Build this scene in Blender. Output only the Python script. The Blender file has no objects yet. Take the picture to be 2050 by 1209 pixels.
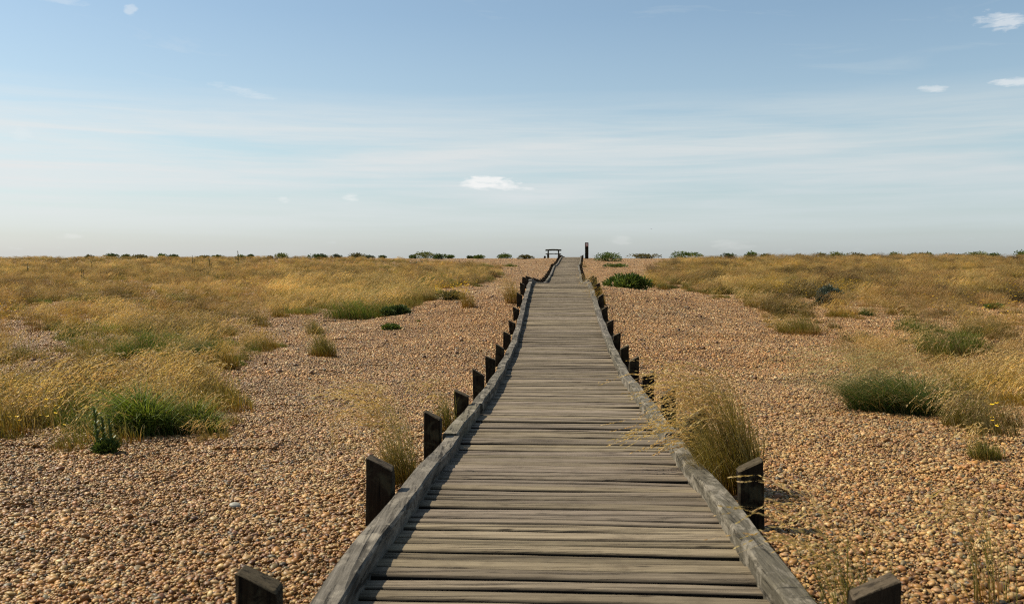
import bpy, math, random
import numpy as np
from mathutils import Vector

# ------------------------------------------------------------------ basics
S = bpy.context.scene
C = S.collection
F = 1800.0            # focal length in photo pixels (photo 2050 wide)
CX, HY = 1025.0, 520.0
W = 1.6               # clear width of the deck
RNG = np.random.default_rng(7)

def new_obj(name, me, mats=None, parent=None):
    o = bpy.data.objects.new(name, me)
    C.objects.link(o)
    if mats is not None:
        for m in (mats if isinstance(mats, (list, tuple)) else [mats]):
            if m.name not in [x.name for x in me.materials if x]:
                me.materials.append(m)
    if parent: o.parent = parent
    return o

def tag(o, label=None, cat=None, group=None, kind=None):
    if label: o['label'] = label
    if cat: o['category'] = cat
    if group: o['group'] = group
    if kind: o['kind'] = kind
    return o

def empty(name, loc=(0, 0, 0), rz=0):
    o = bpy.data.objects.new(name, None); C.objects.link(o)
    o.location = loc; o.rotation_euler = (0, 0, rz)
    return o

def np_mesh(name, V, faces, col=None, smooth=False, extra=None, matidx=None):
    """faces: (n,k) int array, or list of such arrays"""
    me = bpy.data.meshes.new(name)
    V = np.ascontiguousarray(V, dtype=np.float32)
    fl = faces if isinstance(faces, list) else [faces]
    fl = [np.asarray(f, dtype=np.int32) for f in fl if len(f)]
    tot = np.concatenate([np.full(len(f), f.shape[1], np.int32) for f in fl])
    idx = np.concatenate([f.ravel() for f in fl]).astype(np.int32)
    start = np.concatenate([[0], np.cumsum(tot)[:-1]]).astype(np.int32)
    me.vertices.add(len(V)); me.vertices.foreach_set('co', V.ravel())
    me.loops.add(len(idx)); me.loops.foreach_set('vertex_index', idx)
    me.polygons.add(len(tot)); me.polygons.foreach_set('loop_start', start)
    me.polygons.foreach_set('loop_total', tot)
    if matidx is not None: me.polygons.foreach_set('material_index', np.asarray(matidx, np.int32))
    me.polygons.foreach_set('use_smooth', np.full(len(tot), smooth))
    if col is not None:
        a = me.attributes.new('Col', 'FLOAT_COLOR', 'POINT')
        c = np.ones((len(V), 4), np.float32); c[:, :3] = col
        a.data.foreach_set('color', c.ravel())
    if extra:
        for k, v in extra.items():
            a = me.attributes.new(k, 'FLOAT', 'POINT')
            a.data.foreach_set('value', np.asarray(v, np.float32))
    me.update(calc_edges=True)
    return me

_perm = np.random.default_rng(3).random((256, 256))
def vnoise(x, y):
    x = np.asarray(x, float); y = np.asarray(y, float)
    xi = np.floor(x).astype(int); yi = np.floor(y).astype(int)
    fx = x - xi; fy = y - yi
    fx = fx * fx * (3 - 2 * fx); fy = fy * fy * (3 - 2 * fy)
    g = lambda a, b: _perm[a % 256, b % 256]
    return (g(xi, yi) * (1 - fx) * (1 - fy) + g(xi + 1, yi) * fx * (1 - fy)
            + g(xi, yi + 1) * (1 - fx) * fy + g(xi + 1, yi + 1) * fx * fy)

def fbm(x, y, o=3):
    s = 0; a = 1; t = 0
    for i in range(o):
        s = s + a * vnoise(x * 2 ** i + 17 * i, y * 2 ** i + 5 * i); t += a; a *= .5
    return s / t

# ------------------------------------------------------------------ terrain and path profiles
_fine = np.concatenate([np.arange(-30, 140, .1), np.geomspace(140, 4000, 200)])
def profile(pts, sm):
    d, z = zip(*pts)
    v = np.interp(_fine, d, z)
    n = int(sm / .1); k = np.hanning(2 * n + 3); k /= k.sum()
    core = v[:1700]
    pad = np.concatenate([np.full(n + 1, core[0]), core, v[1700] + np.zeros(n + 1)])
    v2 = v.copy(); v2[:1700] = np.convolve(pad, k, 'valid')
    v2[1690:1700] = v[1690:1700]
    return lambda y: np.interp(y, _fine, v2)

deck_z = profile([(-30, -1.308), (3.46, -1.308), (4.06, -1.309), (4.5, -1.327), (5.1, -1.355), (5.76, -1.39), (7.08, -1.454),
                  (8.1, -1.495), (10.03, -1.565), (12.3, -1.62), (14.4, -1.635), (16.1, -1.56), (17.6, -1.475), (19.5, -1.345), (21.2, -1.176),
                  (22.7, -1.008), (24.4, -.82), (26.6, -.70), (27.6, -.72), (31, -.86), (35, -.98), (40, -1.11), (44, -1.14), (47.2, -1.06), (53.7, -.895),
                  (59.5, -.661), (64, -.50), (66.5, -.47), (70, -.36), (75.8, -.0), (80, .17), (83, .235), (88, .23), (93, .1), (100, -.2), (140, -2)], .9)
path_x = profile([(-30, -1.5), (0, .005), (3.46, .196), (4.5, .259), (5.76, .327), (8.1, .465), (10.03, .57), (12.6, .70), (16.1, .895), (19.5, 1.05), (22.7, 1.205),
                  (27.2, 1.44), (34, 1.86), (40, 2.27), (47.2, 2.77), (53.7, 3.19), (59.5, 3.59), (64, 3.86), (67, 4.17), (70, 4.42), (75.8, 4.92), (82, 5.42), (90, 6.1), (100, 7), (140, 10)], .8)
side_z = profile([(-30, -1.45), (3, -1.45), (6, -1.52), (10, -1.68), (14, -1.75), (20, -1.60), (27, -1.3), (35, -1.12), (45, -.95), (55, -.75),
                  (70, -.33), (80, -.02), (86, .09), (92, .09), (100, -.1), (130, -1.6), (139, -2.1), (200, -4), (400, -6), (4000, -6)], 3)

def sstep(a, b, x):
    t = np.clip((x - a) / (b - a), 0, 1); return t * t * (3 - 2 * t)

def ground(x, y):
    x = np.asarray(x, float); y = np.asarray(y, float)
    lat = np.abs(x - path_x(y))
    t = sstep(1.1, 5.5, lat)
    far = sstep(92, 100, y)
    t = np.maximum(t, far)
    z = (deck_z(y) - .115) * (1 - t) + side_z(y) * t
    und = (fbm(x * .45 + 9, y * .45, 3) - .5) * .16 + (fbm(x * 1.7, y * 1.7 + 4, 2) - .5) * .045
    return z + und * sstep(1.0, 2.6, lat) * (1 - .6 * sstep(60, 80, y))

def at(px, py, lo=1.5, hi=95.):
    """the ground point seen at a photo pixel"""
    d = np.arange(lo, hi, .02)
    x = (px - CX) / F * d; z = (HY - py) / F * d
    hit = np.nonzero(z <= ground(x, d))[0]
    dd = d[hit[0]] if len(hit) else 88.
    X = (px - CX) / F * dd
    return Vector((X, dd, float(ground(X, dd))))

def proj(x, y):
    z = ground(x, y)
    return CX + F * x / y, HY - F * z / y

def inpoly(px, py, poly):
    r = np.zeros(px.shape, bool); n = len(poly)
    for i in range(n):
        x1, y1 = poly[i]; x2, y2 = poly[(i + 1) % n]
        c = ((y1 > py) != (y2 > py))
        with np.errstate(divide='ignore', invalid='ignore'):
            r ^= c & (px < (x2 - x1) * (py - y1) / (y2 - y1 + 1e-12) + x1)
    return r

# ------------------------------------------------------------------ node helpers
class NT:
    def __init__(s, tree): s.t = tree; s.n = tree.nodes; s.l = tree.links
    def node(s, typ, **kw):
        n = s.n.new(typ)
        for k, v in kw.items():
            if k == 'inp':
                for a, b in v.items(): s.put(n.inputs[a], b)
            else: setattr(n, k, v)
        return n
    def put(s, sock, v):
        if isinstance(v, bpy.types.NodeSocket): s.l.new(v, sock)
        elif v is not None:
            if hasattr(sock, 'default_value') and hasattr(sock.default_value, '__len__') and not hasattr(v, '__len__'):
                v = [v] * len(sock.default_value)
            if hasattr(v, '__len__') and hasattr(sock.default_value, '__len__') and len(v) == 3 and len(sock.default_value) == 4: v = (*v, 1)
            sock.default_value = v
    def math(s, op, a, b=None, c=None, clamp=False):
        n = s.node('ShaderNodeMath', operation=op, use_clamp=clamp)
        s.put(n.inputs[0], a)
        if b is not None: s.put(n.inputs[1], b)
        if c is not None: s.put(n.inputs[2], c)
        return n.outputs[0]
    def vmul(s, a, b):
        n = s.node('ShaderNodeVectorMath', operation='MULTIPLY'); s.put(n.inputs[0], a); s.put(n.inputs[1], b); return n.outputs[0]
    def vadd(s, a, b):
        n = s.node('ShaderNodeVectorMath', operation='ADD'); s.put(n.inputs[0], a); s.put(n.inputs[1], b); return n.outputs[0]
    def comb(s, x, y, z):
        n = s.node('ShaderNodeCombineXYZ'); s.put(n.inputs[0], x); s.put(n.inputs[1], y); s.put(n.inputs[2], z); return n.outputs[0]
    def noise(s, vec, scale, detail=4, rough=.6, dist=0):
        n = s.node('ShaderNodeTexNoise'); s.put(n.inputs['Vector'], vec); s.put(n.inputs['Scale'], scale)
        s.put(n.inputs['Detail'], detail); s.put(n.inputs['Roughness'], rough); s.put(n.inputs['Distortion'], dist)
        return n.outputs['Fac']
    def mix(s, fac, a, b, blend='MIX'):
        n = s.node('ShaderNodeMix', data_type='RGBA', blend_type=blend)
        s.put(n.inputs[0], fac); s.put(n.inputs[6], a); s.put(n.inputs[7], b); return n.outputs[2]
    def ramp(s, fac, stops):
        n = s.node('ShaderNodeValToRGB'); s.put(n.inputs[0], fac)
        e = n.color_ramp.elements
        while len(e) < len(stops): e.new(.5)
        for i, (p, c) in enumerate(stops):
            e[i].position = p; e[i].color = (*c, 1) if hasattr(c, '__len__') else (c, c, c, 1)
        return n.outputs[0]
    def rng(s, v, a, b, c, d):
        n = s.node('ShaderNodeMapRange', clamp=True); s.put(n.inputs[0], v)
        for i, x in enumerate((a, b, c, d)): n.inputs[i + 1].default_value = x
        return n.outputs[0]

def material(name):
    m = bpy.data.materials.new(name); m.use_nodes = True
    t = NT(m.node_tree); t.n.clear()
    out = t.node('ShaderNodeOutputMaterial')
    b = t.node('ShaderNodeBsdfPrincipled')
    t.l.new(b.outputs[0], out.inputs[0])
    return m, t, b, out

# weathered planks: grain along the plank (x), every plank with its own tone
def wood_mat(name, ca, cb, cdark, along='x', axis_scale=(1.2, 38., 20.), rnd=True, bumpd=.004, patch=None, rough=.85):
    m, t, b, out = material(name)
    tc = t.node('ShaderNodeTexCoord').outputs['Object']
    sc = axis_scale if along == 'x' else ((axis_scale[1], axis_scale[0], axis_scale[2]) if along == 'y' else (axis_scale[1], axis_scale[1], axis_scale[0]))
    r = t.node('ShaderNodeAttribute', attribute_name='rnd').outputs['Fac']
    off = t.comb(t.math('MULTIPLY', r, 37.), t.math('MULTIPLY', r, 91.), t.math('MULTIPLY', r, 13.))
    v = t.vadd(t.vmul(tc, sc), off)
    g1 = t.noise(v, 1.0, 6, .65, .4)
    g2 = t.noise(v, 3.2, 5, .7, .2)
    v3 = t.vadd(t.vmul(tc, tuple(k * .32 for k in sc)), off)
    g3 = t.noise(v3, 1.0, 3, .5, 1.0)
    fac = t.math('ADD', t.math('MULTIPLY', g1, .55), t.math('MULTIPLY', g2, .45))
    base = t.mix(t.rng(fac, .38, .64, 0, 1), ca, cb)
    tone = t.rng(r, 0, 1, .66, 1.22)
    base = t.mix(1.0, base, t.comb(tone, tone, t.math('MULTIPLY', tone, t.rng(t.math('FRACT', t.math('MULTIPLY', r, 7.3)), 0, 1, .9, 1.08))), 'MULTIPLY')
    # blotches, damp stains and lichen
    bl = t.noise(t.vadd(tc, off), 6.0, 5, .7)
    base = t.mix(t.rng(bl, .5, .75, 0, .45), base, cdark)
    cr = t.rng(g1, .345, .41, 1, 0)
    cr2 = t.rng(g3, .33, .39, .9, 0)
    crk = t.math('MAXIMUM', cr, cr2)
    base = t.mix(t.math('MULTIPLY', crk, .62), base, tuple(c * .22 for c in cdark))
    if patch:
        pn = t.noise(t.vadd(t.vmul(tc, (9, 4, 9)), off), 1.0, 5, .7, .6)
        base = t.mix(t.rng(pn, .5, .62, 0, patch[1]), base, patch[0])
    kn = t.node('ShaderNodeTexVoronoi', feature='F1'); t.put(kn.inputs['Vector'], t.vadd(t.vmul(tc, (1.6, 7, 3)) , off)); kn.inputs['Scale'].default_value = 1.6
    kk = t.rng(kn.outputs['Distance'], .05, .13, 1, 0)
    base = t.mix(t.math('MULTIPLY', kk, .75), base, tuple(c * .25 for c in cdark))
    ed = t.node('ShaderNodeAttribute', attribute_name='edge_dark').outputs['Fac']
    base = t.mix(t.math('MULTIPLY', ed, .93), base, (.006, .005, .0035))  # plank sides and lower chamfer edges blend to near-black
    t.put(b.inputs['Base Color'], base)
    b.inputs['Roughness'].default_value = rough
    b.inputs['Specular IOR Level'].default_value = .12
    bm = t.node('ShaderNodeBump'); bm.inputs['Distance'].default_value = bumpd; bm.inputs['Strength'].default_value = .9
    t.put(bm.inputs['Height'], t.math('SUBTRACT', fac, t.math('MULTIPLY', crk, .8)))
    t.l.new(bm.outputs[0], b.inputs['Normal'])
    return m

M = {}
M['deck'] = wood_mat('weathered_deck_timber', (.092, .070, .048), (.265, .214, .150), (.045, .033, .021), 'x', axis_scale=(1.4, 52., 24.), bumpd=.005)
M['rail'] = wood_mat('weathered_rail_timber', (.050, .043, .032), (.150, .132, .104), (.028, .023, .015), 'y', axis_scale=(2.2, 46., 30.), bumpd=.007, patch=((.24, .21, .165), .7))
M['post'] = wood_mat('dark_post_timber', (.010, .006, .003), (.034, .022, .012), (.010, .007, .004), 'z', axis_scale=(2., 45., 2.), patch=((.060, .052, .028), .6), bumpd=.008)
M['posttop'] = wood_mat('worn_post_end_grain', (.045, .034, .02), (.12, .092, .06), (.025, .017, .01), 'x', axis_scale=(30, 60, 10))
M['bench'] = wood_mat('bench_timber', (.05, .04, .02), (.10, .085, .05), (.03, .022, .012), 'x')

def leaf_mat(name, trans=.35, hue=(1, 1, 1), rough=.55):
    m, t, b, out = material(name)
    a = t.node('ShaderNodeAttribute', attribute_name='Col').outputs['Color']
    tin = t.node('ShaderNodeAttribute', attribute_name='tint', attribute_type='INSTANCER').outputs['Fac']
    pos = t.node('ShaderNodeNewGeometry').outputs['Position']
    n = t.noise(pos, .35, 3, .6)
    f = t.math('ADD', t.math('ADD', tin, 1.0), t.rng(n, .3, .7, -.14, .14))
    col = t.mix(1.0, a, t.comb(f, f, f), 'MULTIPLY')
    t.put(b.inputs['Base Color'], col); b.inputs['Roughness'].default_value = rough
    b.inputs['Specular IOR Level'].default_value = .3
    tr = t.node('ShaderNodeBsdfTranslucent'); t.put(tr.inputs[0], t.mix(1.0, col, (1.25, 1.15, .7), 'MULTIPLY'))
    mx = t.node('ShaderNodeMixShader'); mx.inputs[0].default_value = trans
    t.l.new(b.outputs[0], mx.inputs[1]); t.l.new(tr.outputs[0], mx.inputs[2]); t.l.new(mx.outputs[0], out.inputs[0])
    return m
M['grass'] = leaf_mat('grass_blades', .38)
M['leaf'] = leaf_mat('fleshy_leaves', .22, rough=.5)

# pebbles
m, t, b, out = material('shingle_pebble')
a = t.node('ShaderNodeAttribute', attribute_name='Col').outputs['Color']
pos = t.node('ShaderNodeNewGeometry').outputs['Position']
n1 = t.noise(pos, 1.1, 4, .65); n2 = t.noise(pos, 90., 3, .6); n3 = t.noise(pos, .25, 3, .6)
f = t.math('ADD', t.rng(n1, .3, .7, .72, 1.2), t.rng(n2, .3, .7, -.16, .16))
col = t.mix(1.0, a, t.comb(f, t.math('MULTIPLY', f, t.rng(n3, .35, .65, .95, 1.04)), t.math('MULTIPLY', f, t.rng(n3, .35, .65, .86, 1.12))), 'MULTIPLY')
t.put(b.inputs['Base Color'], col); b.inputs['Roughness'].default_value = .5; b.inputs['Specular IOR Level'].default_value = .4
M['pebble'] = m
# the packed ground beneath and beyond the loose stones
m, t, b, out = material('packed_shingle_ground')
pos = t.node('ShaderNodeNewGeometry').outputs['Position']
vo = t.node('ShaderNodeTexVoronoi'); t.put(vo.inputs['Vector'], t.vmul(pos, (1, 1, .4))); vo.inputs['Scale'].default_value = 34.
sep = t.node('ShaderNodeSeparateColor'); t.l.new(vo.outputs['Color'], sep.inputs[0])
c = t.ramp(sep.outputs[0], [(0, (.07, .04, .016)), (.35, (.15, .09, .04)), (.7, (.22, .14, .07)), (1, (.28, .2, .11))])
n1 = t.noise(pos, .6, 4, .6)
c = t.mix(t.rng(n1, .3, .7, 0, .3), c, (.2, .13, .075))
t.put(b.inputs['Base Color'], t.mix(t.rng(vo.outputs['Distance'], .3, .6, 0, .7), c, (.05, .03, .018)))
b.inputs['Roughness'].default_value = .8
bm = t.node('ShaderNodeBump'); bm.inputs['Distance'].default_value = .012; t.put(bm.inputs['Height'], t.math('SUBTRACT', 1., vo.outputs['Distance']))
t.l.new(bm.outputs[0], b.inputs['Normal'])
M['ground'] = m

def plain(name, c, rough=.7):
    m, t, b, out = material(name)
    tc = t.node('ShaderNodeTexCoord').outputs['Object']
    n = t.noise(tc, 14., 4, .6)
    t.put(b.inputs['Base Color'], t.mix(t.rng(n, .3, .7, 0, 1), tuple(k * .8 for k in c), tuple(min(1, k * 1.15) for k in c)))
    b.inputs['Roughness'].default_value = rough
    return m
M['red'] = plain('faded_red_plate', (.42, .14, .10)); M['white'] = plain('white_print', (.7, .66, .6))
M['stone'] = plain('pale_flint', (.27, .25, .205), .6); M['bird'] = plain('dark_feathers', (.05, .05, .055))

# ------------------------------------------------------------------ ground sheet
ys = np.concatenate([np.arange(-12, 30, .16), np.arange(30, 100, .5), np.geomspace(100, 3500, 60)])
u = np.concatenate([-np.geomspace(3500, 60, 50), np.arange(-59.5, -12, .5), np.arange(-12, 12, .16), np.arange(12, 60, .5), np.geomspace(60, 3500, 50)])
X, Y = np.meshgrid(u, ys)
Z = ground(X, Y) - .012
nv = np.arange(len(ys) * len(u)).reshape(len(ys), len(u))
q = np.stack([nv[:-1, :-1], nv[:-1, 1:], nv[1:, 1:], nv[1:, :-1]], -1).reshape(-1, 4)
g = new_obj('ground', np_mesh('ground', np.stack([X, Y, Z], -1).reshape(-1, 3), q, smooth=True), M['ground'])
tag(g, 'brown packed shingle ground of the beach under the pebbles', 'ground', kind='structure')

# ------------------------------------------------------------------ instancing helper (stuff only)
def scatter(name, pts, rot, scl, idx, tint, sources, mats=None):
    me = bpy.data.meshes.new(name)
    me.vertices.add(len(pts)); me.vertices.foreach_set('co', np.asarray(pts, np.float32).ravel())
    for k, ty, v, fld in (('rot', 'FLOAT_VECTOR', rot, 'vector'), ('scl', 'FLOAT_VECTOR', scl, 'vector'), ('idx', 'INT', idx, 'value'), ('tint', 'FLOAT', tint, 'value')):
        a = me.attributes.new(k, ty, 'POINT')
        a.data.foreach_set(fld, np.asarray(v, np.int32 if ty == 'INT' else np.float32).ravel())
    me.update()
    o = bpy.data.objects.new(name, me); C.objects.link(o)
    col = bpy.data.collections.new(name + '_source')
    for i, s in enumerate(sources):
        so = bpy.data.objects.new('%s_source_%02d' % (name, i), s); col.objects.link(so)
    ng = bpy.data.node_groups.new(name, 'GeometryNodeTree')
    ng.interface.new_socket('Geometry', in_out='INPUT', socket_type='NodeSocketGeometry')
    ng.interface.new_socket('Geometry', in_out='OUTPUT', socket_type='NodeSocketGeometry')
    N = ng.nodes; L = ng.links
    gi = N.new('NodeGroupInput'); go = N.new('NodeGroupOutput')
    ci = N.new('GeometryNodeCollectionInfo'); ci.inputs['Collection'].default_value = col
    ci.inputs['Separate Children'].default_value = True; ci.inputs['Reset Children'].default_value = True
    iop = N.new('GeometryNodeInstanceOnPoints'); iop.inputs['Pick Instance'].default_value = True
    def attr(nm, ty):
        a = N.new('GeometryNodeInputNamedAttribute'); a.data_type = ty; a.inputs['Name'].default_value = nm
        return a.outputs['Attribute']
    L.new(gi.outputs[0], iop.inputs['Points']); L.new(ci.outputs[0], iop.inputs['Instance'])
    L.new(attr('idx', 'INT'), iop.inputs['Instance Index'])
    e2r = N.new('FunctionNodeEulerToRotation'); L.new(attr('rot', 'FLOAT_VECTOR'), e2r.inputs[0]); L.new(e2r.outputs[0], iop.inputs['Rotation'])
    L.new(attr('scl', 'FLOAT_VECTOR'), iop.inputs['Scale'])
    L.new(iop.outputs[0], go.inputs[0])
    md = o.modifiers.new('scatter', 'NODES'); md.node_group = ng
    return o

# ------------------------------------------------------------------ pebbles
def icosphere():
    p = (1 + 5 ** .5) / 2
    v = np.array([(-1, p, 0), (1, p, 0), (-1, -p, 0), (1, -p, 0), (0, -1, p), (0, 1, p), (0, -1, -p), (0, 1, -p), (p, 0, -1), (p, 0, 1), (-p, 0, -1), (-p, 0, 1)], float)
    f = [(0, 11, 5), (0, 5, 1), (0, 1, 7), (0, 7, 10), (0, 10, 11), (1, 5, 9), (5, 11, 4), (11, 10, 2), (10, 7, 6), (7, 1, 8), (3, 9, 4), (3, 4, 2), (3, 2, 6), (3, 6, 8), (3, 8, 9), (4, 9, 5), (2, 4, 11), (6, 2, 10), (8, 6, 7), (9, 8, 1)]
    v /= np.linalg.norm(v[0])
    def sub(v, f):
        v = list(map(tuple, v)); c = {}; nf = []
        def mid(a, b):
            k = (min(a, b), max(a, b))
            if k not in c:
                m = np.add(v[a], v[b]); m = m / np.linalg.norm(m); v.append(tuple(m)); c[k] = len(v) - 1
            return c[k]
        for a, b, d in f:
            x, y, z = mid(a, b), mid(b, d), mid(d, a)
            nf += [(a, x, z), (b, y, x), (d, z, y), (x, y, z)]
        return np.array(v), nf
    v1, f1 = sub(v, f)
    return (v, np.array(f)), (v1, np.array(f1))
ICO0, ICO1 = icosphere()

PAL = np.array([(.50, .32, .15), (.42, .25, .11), (.56, .40, .22), (.62, .49, .32), (.34, .19, .085), (.24, .13, .06), (.46, .36, .24),
                (.30, .27, .22), (.20, .20, .20), (.085, .09, .10), (.52, .30, .17), (.68, .60, .48), (.50, .36, .27), (.16, .08, .035)])
PAL = PAL * np.array([.84, .68, .39]) * .68
PW = np.array([17, 15, 15, 11, 12, 7, 8, 5, 3, 1, 6, 4, 5, 3], float); PW /= PW.sum()

def pebbles(rng, n, size, med, ico):
    bv, bf = ico; nb = len(bv)
    shp = []
    for k in range(6):
        d = bv.copy()
        for j in range(4):
            ax = rng.normal(size=3); ax /= np.linalg.norm(ax)
            d *= (1 + .26 * rng.uniform(-1, 1) * np.tanh(3.5 * (bv @ ax - rng.uniform(-.3, .5))))[:, None]
        shp.append(d)
    shp = np.array(shp)
    L = med * np.exp(rng.normal(0, .42, n)); L = np.clip(L, med * .45, med * 3.4) * np.where(rng.random(n) < .005, 1.6, 1)
    sc = np.stack([L * .5, L * .5 * rng.uniform(.6, .92, n), L * .5 * rng.uniform(.38, .68, n)], 1)
    V = shp[rng.integers(0, 6, n)] * sc[:, None, :]
    tx = rng.normal(0, .30, n); ty = rng.normal(0, .30, n); tz = rng.uniform(0, 6.283, n)
    def rotm(a, i, j):
        R = np.tile(np.eye(3), (n, 1, 1)); R[:, i, i] = np.cos(a); R[:, j, j] = np.cos(a); R[:, i, j] = -np.sin(a); R[:, j, i] = np.sin(a); return R
    R = rotm(tz, 0, 1) @ rotm(tx, 1, 2) @ rotm(ty, 0, 2)
    V = np.einsum('nij,nkj->nki', R, V)
    P = np.stack([rng.uniform(-size / 2, size / 2, n), rng.uniform(-size / 2, size / 2, n), sc[:, 2] * .25 + rng.uniform(-.010, .012, n)], 1)
    V += P[:, None, :]
    c = PAL[rng.choice(len(PAL), n, p=PW)] * rng.uniform(.62, 1.3, (n, 1)) * rng.uniform(.95, 1.05, (n, 3))
    return V.reshape(-1, 3), (bf[None] + (np.arange(n) * nb)[:, None, None]).reshape(-1, 3), np.repeat(c, nb, 0)

TS = .5
peb_src = []
for k in range(8):
    V, Fc, c = pebbles(RNG, 1550, TS, .017, ICO1); me = np_mesh('pebble_patch', V, Fc, c, smooth=True); me.materials.append(M['pebble']); peb_src.append(me)
for k in range(6):
    V, Fc, c = pebbles(RNG, 900, TS, .021, ICO0); c = c * np.array([1.16, 1.14, 1.2]); me = np_mesh('pebble_patch', V, Fc, c, smooth=True); me.materials.append(M['pebble']); peb_src.append(me)
gx, gy = np.meshgrid(np.arange(-62, 62, TS), np.arange(1., 96, TS))
gx = gx.ravel() + TS / 2; gy = gy.ravel() + TS / 2
keep = (np.abs(gx) < gy * .60 + 2.5)
gx, gy = gx[keep], gy[keep]
e = .25
sx = (ground(gx + e, gy) - ground(gx - e, gy)) / (2 * e); sy = (ground(gx, gy + e) - ground(gx, gy - e)) / (2 * e)
n = len(gx)
near = gy < 13
kq = RNG.integers(0, 4, n) * math.pi / 2
# rotation: first spin by kq about z, then tilt to the slope
rot = np.stack([np.zeros(n), np.zeros(n), kq], 1)
tiltx, tilty = np.arctan(sy), -np.arctan(sx)
rot[:, 0] = tiltx * np.cos(kq) + tilty * np.sin(kq)      # tilt expressed before the spin (XYZ euler)
rot[:, 1] = -tiltx * np.sin(kq) + tilty * np.cos(kq)
idx = np.where(near, RNG.integers(0, 8, n), RNG.integers(8, 14, n))
o = scatter('shingle', np.stack([gx, gy, ground(gx, gy)], 1), rot, np.ones((n, 3)) * 1.02, idx, np.zeros(n), peb_src)
tag(o, 'tan and orange beach pebbles spread over the ground on both sides of the boardwalk', 'shingle', kind='stuff')

# ------------------------------------------------------------------ boardwalk
def tangent(y):
    e = .3; t = np.array([path_x(y + e) - path_x(y - e), 2 * e, deck_z(y + e) - deck_z(y - e)]); return t / np.linalg.norm(t)

Y0, Y1 = -2.0, 90.0
walk = empty('boardwalk', (0, 0, 0))
tag(walk, 'long weathered grey boardwalk of cross planks running between dark posts to the skyline', 'boardwalk')
Vs, Fs, Rr, Ed = [], [], [], []
y = Y0; vi = 0; NL = 12
rr = np.random.default_rng(11)
while y < Y1:
    w = rr.choice([.098, .112, .12, .13, .142], p=[.1, .25, .3, .22, .13]) * rr.uniform(.74, .90)
    gap = rr.uniform(.009, .021)
    if rr.random() < .06: gap += .012
    yc = y + w / 2
    tg = tangent(yc); side = np.cross(tg, [0, 0, 1]); side /= np.linalg.norm(side); up = np.cross(side, tg)
    yaw = rr.normal(0, .005); fw = tg + side * yaw; rt = side - tg * yaw
    roll = rr.normal(0, .004); cup = rr.normal(0, .028)
    cen = np.array([path_x(yc), yc, deck_z(yc) + rr.normal(0, .0038)])
    s = np.linspace(-1, 1, NL) * (W / 2 + .02 + rr.uniform(0, .012))
    ph = rr.uniform(0, 100)
    bow = rr.normal(0, .003)
    eF = (vnoise(s * 4 + ph, ph + 0 * s) - .5) * .008 + (vnoise(s * 1.2 + ph, ph + 3 + 0 * s) - .5) * .008
    eB = (vnoise(s * 4 + ph, ph + 9 + 0 * s) - .5) * .008 + (vnoise(s * 1.2 + ph, ph + 13 + 0 * s) - .5) * .008
    zt = (vnoise(s * 1.3 + ph, ph + 20 + 0 * s) - .5) * .007 + roll * s + bow * (s / .8) ** 2
    prof = []
    c = .0085
    for (a, bz, ee) in ((-w / 2, -.038, eF), (-w / 2, -c, eF), (-w / 2 + c, 0, eF), (0, .0015, 0 * s), (w / 2 - c, 0, eB), (w / 2, -c, eB), (w / 2, -.038, eB)):
        A = a + ee
        prof.append(cen[None] + s[:, None] * rt[None] + A[:, None] * fw[None] + (zt + bz + a * cup)[:, None] * up[None])
    P = np.array(prof)          # 7, NL, 3
    K = 7
    Vs.append(P.reshape(-1, 3)); Rr.append(np.full(K * NL, rr.random())); Ed.append(np.repeat(np.array([1, 1, 0, 0, 0, 1, 1.]), NL))  # side and lower chamfer vertices carry the dark edge tone
    ii = np.arange(NL - 1)
    for k in range(K):
        k2 = (k + 1) % K
        Fs.append(np.stack([vi + k * NL + ii, vi + k * NL + ii + 1, vi + k2 * NL + ii + 1, vi + k2 * NL + ii], 1))
    for e_ in (0, NL - 1):   # end caps as quads
        r = [vi + k * NL + e_ for k in range(K)]
        Fs.append(np.array([[r[0], r[1], r[5], r[6]], [r[1], r[2], r[4], r[5]]]))
    vi += K * NL
    y += w + gap
deck = new_obj('deck', np_mesh('deck', np.concatenate(Vs), np.concatenate(Fs), extra={'rnd': np.concatenate(Rr), 'edge_dark': np.concatenate(Ed)}), M['deck'], walk)

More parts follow.
